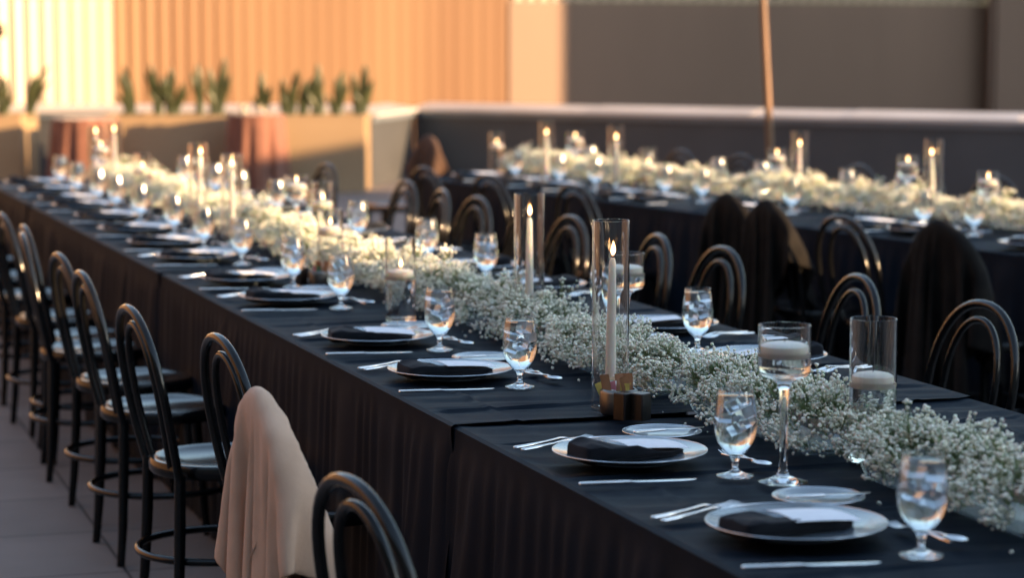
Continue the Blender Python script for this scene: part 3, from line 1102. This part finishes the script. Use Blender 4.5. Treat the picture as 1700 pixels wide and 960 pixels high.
def place_setting(fr, A, s, n, side, where, idx, full=True, goblet=None, seed=0):
    """side +1: guest on the near side facing +n. Offsets are in the guest's frame."""
    rn = random.Random(seed * 77 + 5)
    rot = A if side > 0 else A + math.pi
    def P(x, y, z=0):
        return fr(s + y * side, n + x * side, TZ + LZ + z)
    w = where[0] % ordn(idx)
    g = lambda k: '%s %s' % (k, where[1])
    j = lambda a: rn.uniform(-a, a)
    K_plate.put(P(j(.012), j(.010)), rot + j(.5), 'grey dinner plate of the %s' % w, g('dinner plates'))
    kn = K_nap[(idx + (0 if side > 0 else 1)) % 3]
    a = j(.16)
    kn.put(P(-.012, -.005, .0075), rot + a, 'folded black napkin of the %s' % w, g('napkins'))
    K_card.put(P(.036, .004, .0285), rot + a + j(.04), 'white menu card of the %s' % w, g('menu cards'), tilt=(R(1.5 + j(1)), R(4.5)))
    ka = j(.04)
    K_knife.put(P(-.205, -.228 + j(.008)), rot - .13 + ka, 'steel table knife of the %s' % w, g('table knives'))
    if goblet is None:
        goblet = (.112 + j(.01), -.232 + j(.015))
    gk = K_goblet if full else K_goblet2
    gk.put(P(goblet[0], goblet[1]), rot + j(3), 'stemmed water goblet of the %s' % w, g('water goblets'))
    K_bread.put(P(.163 + j(.008), .235 + j(.01)), rot, 'grey bread plate of the %s' % w, g('bread plates'))
    K_butter.put(P(.163 - .072, .232, .0105), rot + j(.08), 'butter knife on bread plate of the %s' % w, g('butter knives'))
    if full:
        K_fork.put(P(-.185, .160), rot + .36, 'inner table fork of the %s' % w, g('table forks'))
        K_fork.put(P(-.192, .190), rot + .34, 'outer table fork of the %s' % w, g('table forks'))
    K_spoon.put(P(.190, -.015), rot - 1.35 + j(.1), 'dessert spoon of the %s' % w, g('dessert spoons'))
    K_dfork.put(P(.215, -.165), rot + 1.75 + j(.1), 'dessert fork of the %s' % w, g('dessert forks'))
NEAR = [3.741, 4.504, 5.745, 6.452, 7.50, 8.14, 8.98, 9.62, 10.30, 11.05, 11.75, 12.25, 12.92, 13.58]
for i, s in enumerate(NEAR):
    place_setting(F1, A1, s, 1.785, 1, ('%s left-side place from the camera, front table', 'on the left side of the front table'), i, full=i < 7, seed=i)
FAR = [5.735, 6.462, 7.58, 8.29, 9.24, 9.95, 10.70, 11.45, 12.10, 12.85]
for i, s in enumerate(FAR):
    place_setting(F1, A1, s, 2.66, -1, ('%s right-side place from the camera, front table', 'on the right side of the front table'), i, full=i < 5, seed=30 + i)
for i, s in enumerate([7.55, 8.33, 8.68, 9.7, 10.5, 10.87, 11.60, 12.0, 12.55]):
    place_setting(F2, A2, s, 6.28, 1, ('%s front-side place from the right, rear table', 'on the front side of the rear table'), i, full=False, seed=60 + i)
for i, s in enumerate([8.53, 9.2, 9.67, 10.42, 10.86, 11.6, 12.3]):
    place_setting(F2, A2, s, 7.12, -1, ('%s far-side place from the right, rear table', 'on the far side of the rear table'), i, full=False, seed=80 + i)

# ================================================================== CANDLES
def tube_shell(mb, r, h, base, n=48, t=.0022):
    prof = [(0, 0), (r, 0), (r, base), (r, h - .001), (r - t * .5, h), (r - t, h - .001), (r - t, base), (0, base)] if base else \
           [(r - t, 0), (r, 0), (r, h - .001), (r - t * .5, h), (r - t, h - .001), (r - t, .0)]
    return mb.lathe(prof, n)
def flame(parent, loc, s=1.0):
    mb = MB()
    mb.lathe([(0, 0), (.0022, .002), (.0046, .007), (.0056, .012), (.0048, .019), (.0030, .026), (.0012, .032), (0, .036)], 14)
    V = [(x * s + .0015 * s * math.sin(z * 60), y * s, z * s) for x, y, z in mb.V]
    mb.V = V
    o = mb.build('flame', M['flame'], parent, loc=loc)
    return o
def make_taper(h=.433, ch=.30, lean=-.012, r=.043, lit=True):
    """open glass chimney round a taper candle in a small glass foot"""
    root = empty('hurricane_candle')
    tag(root, 'x', 'candle')
    tube_shell(MB(), r, h, 0, t=.0020).build('glass_chimney', M['glass'], root)
    hold = MB().lathe([(0, 0), (.027, 0), (.028, .002), (.020, .005), (.008, .010), (.006, .016), (.012, .022), (.0165, .028), (.0165, .062), (.0150, .062), (.0146, .034), (0, .033)], 32)
    hold.build('candle_holder', M['glass'], root)
    top = Vector((-lean * 0, lean, .036 + ch))
    P = [Vector((0, 0, .036)), Vector((0, lean * .25, .036 + ch * .3)), Vector((0, lean * .62, .036 + ch * .7)), Vector((0, lean * .95, .036 + ch * .97)), top]
    cd = MB().tube(P, [.0125, .0118, .0100, .0078, .0045], 22).build('taper_candle', M['wax'], root)
    MB().tube([top, top + Vector((0, .001, .008))], .0009, 6).build('wick', M['wick'], cd)
    if lit:
        flame(root, top + Vector((0, 0, .005)))
    return root
def floater(parent, z, r, h=.028, lit=False):
    fc = MB().lathe([(0, z - h * .5), (r * .8, z - h * .5), (r * .97, z - h * .25), (r, z), (r * .98, z + h * .28), (r * .8, z + h * .42), (r * .4, z + h * .52), (0, z + h * .52)], 40).build('floating_candle', M['wax'], parent)
    MB().tube([(0, 0, z + h * .5), (.001, 0, z + h * .5 + .008)], .001, 6).build('wick', M['wick'], fc)
    if lit:
        flame(parent, (0, 0, z + h * .5 + .004), .8)
def make_float(r=.046, h=.25, wl=.135, lit=False):
    root = empty('floating_candle_vase')
    tag(root, 'x', 'candle')
    tube_shell(MB(), r, h, .010).build('glass_cylinder', M['glass'], root)
    MB().lathe([(0, .0098), (r - .0020, .0098), (r - .0020, wl), (r - .004, wl - .0006), (0, wl - .0006)], 44).build('water', M['water'], root)
    floater(root, wl + .004, r - .005, .032, lit)
    return root
def make_stemmed(r=.0505, h=.306, lit=False):
    root = empty('stemmed_candle_glass')
    tag(root, 'x', 'candle')
    b = h - .098
    prof = [(0, 0), (.047, 0), (.0475, .0015), (.030, .006), (.014, .012), (.009, .022), (.0075, .04), (.0078, b * .6), (.0095, b - .03), (.014, b - .016), (.026, b - .006), (r - .006, b), (r - .001, b + .007), (r, b + .016), (r, h - .001), (r - .001, h),
            (r - .0022, h - .001), (r - .0022, b + .017), (r - .004, b + .009), (r - .010, b + .0045), (.020, b + .002), (0, b)]
    MB().lathe(prof, 48).build('stemmed_bowl', M['glass'], root)
    wl = b + .044
    MB().lathe([(0, b - .0003), (.020, b + .0017), (r - .010, b + .0042), (r - .0038, b + .0090), (r - .0020, b + .017), (r - .0020, wl), (r - .004, wl - .0006), (0, wl - .0006)], 44).build('water', M['water'], root)
    floater(root, wl + .005, r - .004, .030, lit)
    return root
ZC = TZ + LZ
T1F = [(5.165, 1.988, .433, .31, -.012, 'nearest lit taper candle in a tall glass tube, by the sugar bowl'),
       (6.45, 2.235, .405, .30, -.002, 'second lit taper candle in a tall glass tube on the front table'),
       (9.62, 2.06, .36, .27, .004, 'third lit taper candle in a glass tube on the front table, by the leaning one'),
       (10.45, 2.09, .37, .28, -.045, 'leaning taper candle in a tall glass tube, fourth along the front table'),
       (13.1, 2.16, .36, .27, .0, 'taper candle in a glass tube near the far end, right of the last pair'),
       (13.35, 2.10, .33, .25, .0, 'taper candle in a glass tube near the far end, left of the last pair')]
for (s, n, h, ch, ln, lab) in T1F:
    o = make_taper(h, ch, ln)
    o.location = F1(s, n, ZC)
    o.rotation_euler = (0, 0, A1)
    tag(o, lab, 'candle', 'taper candles in glass tubes')
T2F = [(12.11, 6.5, .34, 'leftmost lit taper candle in a glass tube on the rear table'), (11.32, 6.5, .345, 'lit taper candle in a glass tube on the rear table, second from the left'),
       (10.16, 6.9, .35, 'lit taper candle in a glass tube on the rear table, third from the left'), (9.06, 6.9, .355, 'rightmost lit taper candle in a glass tube on the rear table')]
for i, (s, n, h, lab) in enumerate(T2F):
    o = make_taper(h, h - .115, (.006, 0, 0, .016)[i])
    o.location = F2(s, n, ZC)
    o.rotation_euler = (0, 0, A2)
    tag(o, lab, 'candle', 'taper candles in glass tubes')
for (fr, s, n, r, h, wl, lit, lab) in [
        (F1, 4.345, 2.24, .0475, .29, .16, False, 'glass cylinder with a floating candle half way up, nearest the camera'),
        (F1, 6.90, 1.985, .0455, .250, .135, True, 'glass cylinder with a lit floating candle standing in front of the flowers'),
        (F1, 8.186, 2.10, .045, .24, .16, True, 'glass cylinder with a floating candle, third along the front table'),
        (F1, 9.55, 2.42, .045, .25, .15, True, 'glass cylinder with a lit floating candle behind the upright taper'),
        (F1, 11.9, 2.10, .045, .25, .16, True, 'glass cylinder with a floating candle toward the far end of the front table'),
        (F2, 13.05, 6.66, .045, .24, .15, True, 'leftmost glass cylinder with a floating candle on the rear table'),
        (F2, 11.18, 6.62, .045, .226, .12, True, 'glass cylinder with a floating candle in the middle of the rear table'),
        (F2, 12.6, 6.95, .045, .226, .13, False, 'glass cylinder with a floating candle behind the leftmost rear taper')]:
    o = make_float(r, h, wl, lit)
    o.location = fr(s, n, ZC)
    tag(o, lab, 'candle', 'glass cylinders with floating candles')
for (fr, s, n, r, h, lit, lab) in [
        (F1, 4.185, 1.968, .0505, .306, False, 'tall stemmed glass with a floating candle, nearest the camera'),
        (F1, 6.22, 2.44, .051, .25, False, 'tall stemmed glass with a floating candle right of the nearest taper'),
        (F1, 9.508, 2.30, .048, .28, True, 'tall stemmed glass with a lit floating candle, third along the front table'),
        (F1, 11.0, 2.36, .046, .29, True, 'tall stemmed glass with a floating candle toward the far end of the front table'),
        (F1, 12.55, 2.0, .046, .29, True, 'tall stemmed glass with a floating candle near the far end of the front table'),
        (F2, 12.23, 6.75, .05, .27, True, 'leftmost stemmed glass with a floating candle on the rear table'),
        (F2, 10.44, 6.95, .045, .25, True, 'stemmed glass with a floating candle in the middle of the rear table'),
        (F2, 9.19, 6.85, .0475, .275, True, 'stemmed glass with a floating candle left of the rightmost rear taper'),
        (F2, 8.47, 6.75, .0455, .24, True, 'stemmed glass with a floating candle right of the rightmost rear taper')]:
    o = make_stemmed(r, h, lit)
    o.location = fr(s, n, ZC)
    tag(o, lab, 'candle', 'stemmed glasses with floating candles')
# two small bright glasses on the brown table
for i, (x, lab) in enumerate(((-2.60, 'left small glass candle on the brown round table'), (-2.43, 'right small glass candle on the brown round table'))):
    r = empty('votive_candle', (x, 23.52, .802))
    tag(r, lab, 'candle', 'small glass candles on the brown table')
    MB().lathe([(0, 0), (.034, 0), (.042, .04), (.044, .085), (.042, .086), (.039, .04), (.031, .006), (0, .006)], 28).build('votive_glass', M['glass'], r)
    MB().lathe([(0, .0065), (.029, .0065), (.034, .05), (0, .052)], 24).build('wax_fill', M['wax'], r)
    flame(r, (0, 0, .054), .8)

# ================================================================== SUGAR BOWLS, SALT AND PEPPER
def sugar_bowl(p, rot, seed, lab, rich=True):
    r = empty('sugar_bowl', p, rot)
    tag(r, lab, 'bowl', 'bowls of sugar packets')
    MB().lathe([(0, 0), (.036, 0), (.038, .003), (.0395, .02), (.0395, .044), (.0375, .050), (.034, .0525), (.032, .0515), (.033, .047), (.0365, .040), (.0365, .006), (0, .006)], 40).build('metal_bowl', M['pewter'], r)
    rn = random.Random(seed)
    cols = ['brown', 'brown', 'tan', 'yellow', 'yellow', 'brown', 'tan', 'pink', 'white', 'green', 'brown', 'yellow']
    for i, c in enumerate(cols):
        a = rn.uniform(0, 6.28)
        y = -.024 + .0044 * i + rn.uniform(-.002, .002)
        x = rn.uniform(-.013, .013)
        h = .058 if c in ('brown', 'tan') else .05
        mb = MB()
        def f(u, v, o, h=h):
            return ((u - .5) * .019, o * (.0016 * math.sin(math.pi * u) * math.sin(math.pi * v) + .0004) + .001 * math.sin(v * 6), v * h)
        mb.grid(lambda u, v: f(u, v, 1), 6, 8)
        mb.grid(lambda u, v: f(1 - u, v, -1), 6, 8)
        o = mb.build('sugar_packet', M['pk_' + c], r, loc=(x, y, .018 + (0.008 if c == 'brown' else 0)))
        o.rotation_euler = (R(rn.uniform(-14, 14)), R(rn.uniform(-24, 24)), R(90 + rn.uniform(-25, 25)))
    return r
def shaker(p, rot, lab):
    r = empty('spice_shaker', p, rot)
    tag(r, lab, 'shaker', 'dark square salt and pepper shakers')
    V = []
    w0, w1, H = .0165, .0150, .058
    mb = MB()
    c = .003
    def ring(w, z):
        return [(w - c, -w, z), (w, -w + c, z), (w, w - c, z), (w - c, w, z), (-w + c, w, z), (-w, w - c, z), (-w, -w + c, z), (-w + c, -w, z)]
    V = ring(w0, 0) + ring(w0, H - .002) + ring(w1, H)
    Fc = [tuple(range(8))[::-1], tuple(range(16, 24))]
    for j in range(2):
        for k in range(8):
            Fc.append((j * 8 + k, j * 8 + (k + 1) % 8, (j + 1) * 8 + (k + 1) % 8, (j + 1) * 8 + k))
    mb.add(V, Fc)
    mb.build('body', M['shaker'], r, smooth=False)
    r.scale = (1.1, 1.1, 1.05)
    t = MB()
    for (x, y) in ((0, 0), (.005, .003), (-.005, .002), (.001, -.006)):
        t.lathe([(0, H + .0004), (.0009, H + .0004), (.0009, H + .0002)], 8, (x, y, 0))
    t.build('holes', M['wick'], r, smooth=False)
    return r
sb_ = sugar_bowl(F1(5.068, 1.972, ZC), A1 + 1.2, 2, 'round pewter bowl of sugar packets beside the nearest taper candle')
sb_.scale = (1.12, 1.12, 1.08)
shaker(F1(4.985, 1.952, ZC), A1 + .45, 'dark square shaker in front of the sugar bowl, left of the pair')
shaker(F1(4.966, 1.984, ZC), A1 + .55, 'dark square shaker in front of the sugar bowl, right of the pair')
sugar_bowl(F1(7.94, 2.0, ZC), A1 + .4, 6, 'pewter bowl of sugar packets between two goblets, second along the front table')
sugar_bowl(F1(12.45, 2.02, ZC), A1 + .9, 7, 'pewter bowl of sugar packets toward the far end of the front table')
sugar_bowl(F2(11.05, 6.48, ZC), A2 + .9, 8, 'pewter bowl of sugar packets in the middle of the rear table')
shaker(F1(7.985, 1.945, ZC), A1 + .3, 'dark square shaker beside the second sugar bowl')

# ================================================================== FLOWERS
def ico():
    t = (1 + 5 ** .5) / 2
    V = np.array([(-1, t, 0), (1, t, 0), (-1, -t, 0), (1, -t, 0), (0, -1, t), (0, 1, t), (0, -1, -t), (0, 1, -t), (t, 0, -1), (t, 0, 1), (-t, 0, -1), (-t, 0, 1)], float)
    V /= np.linalg.norm(V[0])
    Fc = [(0, 11, 5), (0, 5, 1), (0, 1, 7), (0, 7, 10), (0, 10, 11), (1, 5, 9), (5, 11, 4), (11, 10, 2), (10, 7, 6), (7, 1, 8), (3, 9, 4), (3, 4, 2), (3, 2, 6), (3, 6, 8), (3, 8, 9), (4, 9, 5), (2, 4, 11), (6, 2, 10), (8, 6, 7), (9, 8, 1)]
    V = [tuple(v) for v in V]
    mid, F2_ = {}, []
    def m(a, b):
        k = (min(a, b), max(a, b))
        if k not in mid:
            p = (np.array(V[a]) + np.array(V[b]))
            p /= np.linalg.norm(p)
            mid[k] = len(V)
            V.append(tuple(p))
        return mid[k]
    for a, b, c in Fc:
        ab, bc, ca = m(a, b), m(b, c), m(c, a)
        F2_ += [(a, ab, ca), (b, bc, ab), (c, ca, bc), (ab, bc, ca)]
    return np.array(V), np.array(F2_)
IV, IF = ico()
def fast_mesh(name, V, Fc, m, parent=None):
    me = bpy.data.meshes.new(name)
    nf = len(Fc)
    k = Fc.shape[1]
    me.vertices.add(len(V))
    me.vertices.foreach_set('co', V.astype(np.float32).ravel())
    me.loops.add(nf * k)
    me.loops.foreach_set('vertex_index', Fc.astype(np.int32).ravel())
    me.polygons.add(nf)
    me.polygons.foreach_set('loop_start', np.arange(0, nf * k, k, dtype=np.int32))
    me.polygons.foreach_set('loop_total', np.full(nf, k, dtype=np.int32))
    me.materials.append(m)
    me.update(calc_edges=True)
    me.validate()
    o = bpy.data.objects.new(name, me)
    C.objects.link(o)
    if parent: o.parent = parent
    return o
SEG = .80
def make_flowers(seed, hs=1.0):
    rs = np.random.RandomState(seed)
    r = empty('babys_breath_garland')
    tag(r, 'x', 'flowers')
    # local x along the table (s), y across
    pts, roots = [], []
    nspr = 158
    for i in range(nspr):
        x = rs.uniform(-SEG / 2 - .01, SEG / 2 + .01)
        endk = 1 - .42 * max(0, abs(x) / (SEG / 2) - .72) / .28
        a = rs.uniform(-.12, math.pi + .12)
        rad = rs.uniform(.66, 1.0) * (1 + .10 * math.sin(x * 17 + seed) + .08 * math.sin(x * 41 + a * 3))
        if rs.rand() < .16: rad *= rs.uniform(1.08, 1.38)
        cy = math.cos(a) * .120 * rad * endk
        cz = .028 + max(-.015, math.sin(a)) * .104 * rad * endk * hs
        c = np.array((x, cy, cz))
        n = rs.randint(16, 30)
        q = rs.normal(0, 1, (n, 3))
        q /= np.linalg.norm(q, axis=1)[:, None]
        q *= (rs.rand(n) ** .45)[:, None] * np.array((.040, .034, .026)) * rs.uniform(.8, 1.2)
        P = c + q
        keep = P[:, 2] > .012
        P = P[keep]
        pts.append(P)
        rt = np.array((x + rs.uniform(-.03, .03), cy * .3, max(.012, cz * .25)))
        hub = rt + (c - rt) * rs.uniform(.55, .75)
        for p in P:
            roots.append((hub, p))
        roots.append((rt, hub)); roots.append((rt, hub))
    P = np.concatenate(pts)
    # a few loose blossoms fallen beside
    k = 8
    loose = np.stack([rs.uniform(-SEG / 2, SEG / 2, k), rs.choice([-1, 1], k) * rs.uniform(.13, .18, k), np.full(k, .004)], 1)
    P = np.concatenate([P, loose])
    n = len(P)
    nv, nf = len(IV), len(IF)
    temp = []
    for j in range(6):
        rr = 1 + .30 * np.sin(IV @ rs.normal(0, 3.6, 3) + j) + rs.uniform(-.20, .22, nv)
        temp.append(IV * rr[:, None] * np.array((1, 1, .86)))
    V = np.zeros((n, nv, 3))
    for j in range(n):
        a, b = rs.uniform(0, 6.28), rs.uniform(0, 6.28)
        ca, sa, cb, sb = math.cos(a), math.sin(a), math.cos(b), math.sin(b)
        Rm = np.array(((ca, -sa, 0), (sa, ca, 0), (0, 0, 1))) @ np.array(((1, 0, 0), (0, cb, -sb), (0, sb, cb)))
        V[j] = temp[j % 6] @ Rm.T * (rs.uniform(.0021, .0043) if rs.rand() < .88 else .0014) + P[j]
    Fc = (IF[None] + (np.arange(n) * nv)[:, None, None]).reshape(-1, 3)
    fast_mesh('blossoms', V.reshape(-1, 3), Fc, M['blossom'], r)
    # stems: thin three-sided prisms
    A = np.array([a for a, b in roots]); B = np.array([b for a, b in roots])
    m = len(A)
    off = np.array([(math.cos(t), math.sin(t), 0) for t in (0, 2.1, 4.2)]) * .0007
    VV = np.concatenate([A[:, None] + off[None], B[:, None] + off[None] * .7], 1)
    fq = np.array([(0, 1, 4, 3), (1, 2, 5, 4), (2, 0, 3, 5)])
    FF = (fq[None] + (np.arange(m) * 6)[:, None, None]).reshape(-1, 4)
    fast_mesh('stems', VV.reshape(-1, 3), FF, M['stem'], r)
    return r
def make_tray():
    """low clear glass tray with flared faceted sides"""
    r = empty('glass_tray')
    tag(r, 'x', 'tray')
    L, W = .30, .078
    mb = MB()
    def ring(l, w_, z, c=.012):
        return [(l - c, -w_, z), (l, -w_ + c, z), (l, w_ - c, z), (l - c, w_, z), (-l + c, w_, z), (-l, w_ - c, z), (-l, -w_ + c, z), (-l + c, -w_, z)]
    rings = [ring(L - .01, W - .01, 0), ring(L, W, .010), ring(L + .008, W + .008, .034), ring(L + .004, W + .004, .034), ring(L - .004, W - .004, .012), ring(L - .012, W - .012, .007)]
    V = sum(rings, [])
    Fc = [tuple(range(8))[::-1], tuple(range(40, 48))]
    for j in range(5):
        for k in range(8):
            Fc.append((j * 8 + k, j * 8 + (k + 1) % 8, (j + 1) * 8 + (k + 1) % 8, (j + 1) * 8 + k))
    mb.add(V, Fc)
    mb.build('tray_glass', M['tray'], r, smooth=False)
    return r
K_fl = [Kind(lambda k=k: make_flowers(100 + k, (1.0, 1.1, .92)[k])) for k in range(3)]
K_tray = Kind(make_tray)
rj = random.Random(8)
c = 3.865
i = 0
while c < 14.0:
    K_fl[i % 3].put(F1(c, 2.205 + rj.uniform(-.008, .008), ZC + .002), A1 + math.pi / 2 + (math.pi if rj.random() < .5 else 0), 'white baby\'s breath bunch, %s from the camera along the front table' % ordn(i), 'flower runner on the front table')
    K_tray.put(F1(c, 2.205, ZC), A1 + math.pi / 2, 'clear tray under the %s flower bunch from the camera, front table' % ordn(i), 'glass trays under the flowers')
    c += .855
    i += 1
c, i = 7.5, 0
while c < 12.8:
    K_fl[(i + 1) % 3].put(F2(c, 6.76, ZC + .002), A2 + math.pi / 2 + (math.pi if rj.random() < .5 else 0), 'white baby\'s breath bunch, %s from the right along the rear table' % ordn(i), 'flower runner on the rear table')
    K_tray.put(F2(c, 6.76, ZC), A2 + math.pi / 2, 'clear tray under the %s flower bunch from the right, rear table' % ordn(i), 'glass trays under the flowers')
    c += .855
    i += 1


# dark wall lamp high on the bright wall at the far left
wl_ = empty('wall_lamp', (wall_x(4, 28.95) , 28.93, 1.60))
tag(wl_, 'small dark wall lamp on the bright ribbed wall at the left edge', 'wall lamp')
MB().box((0, .06, 0), (.10, .04, .16)).build('bracket', M['bronze'], wl_, smooth=False)
MB().lathe([(0, -.05), (.035, -.05), (.055, .03), (.02, .06), (0, .065)], 20, (0, -.03, 0)).build('lamp_shade', M['bronze'], wl_)
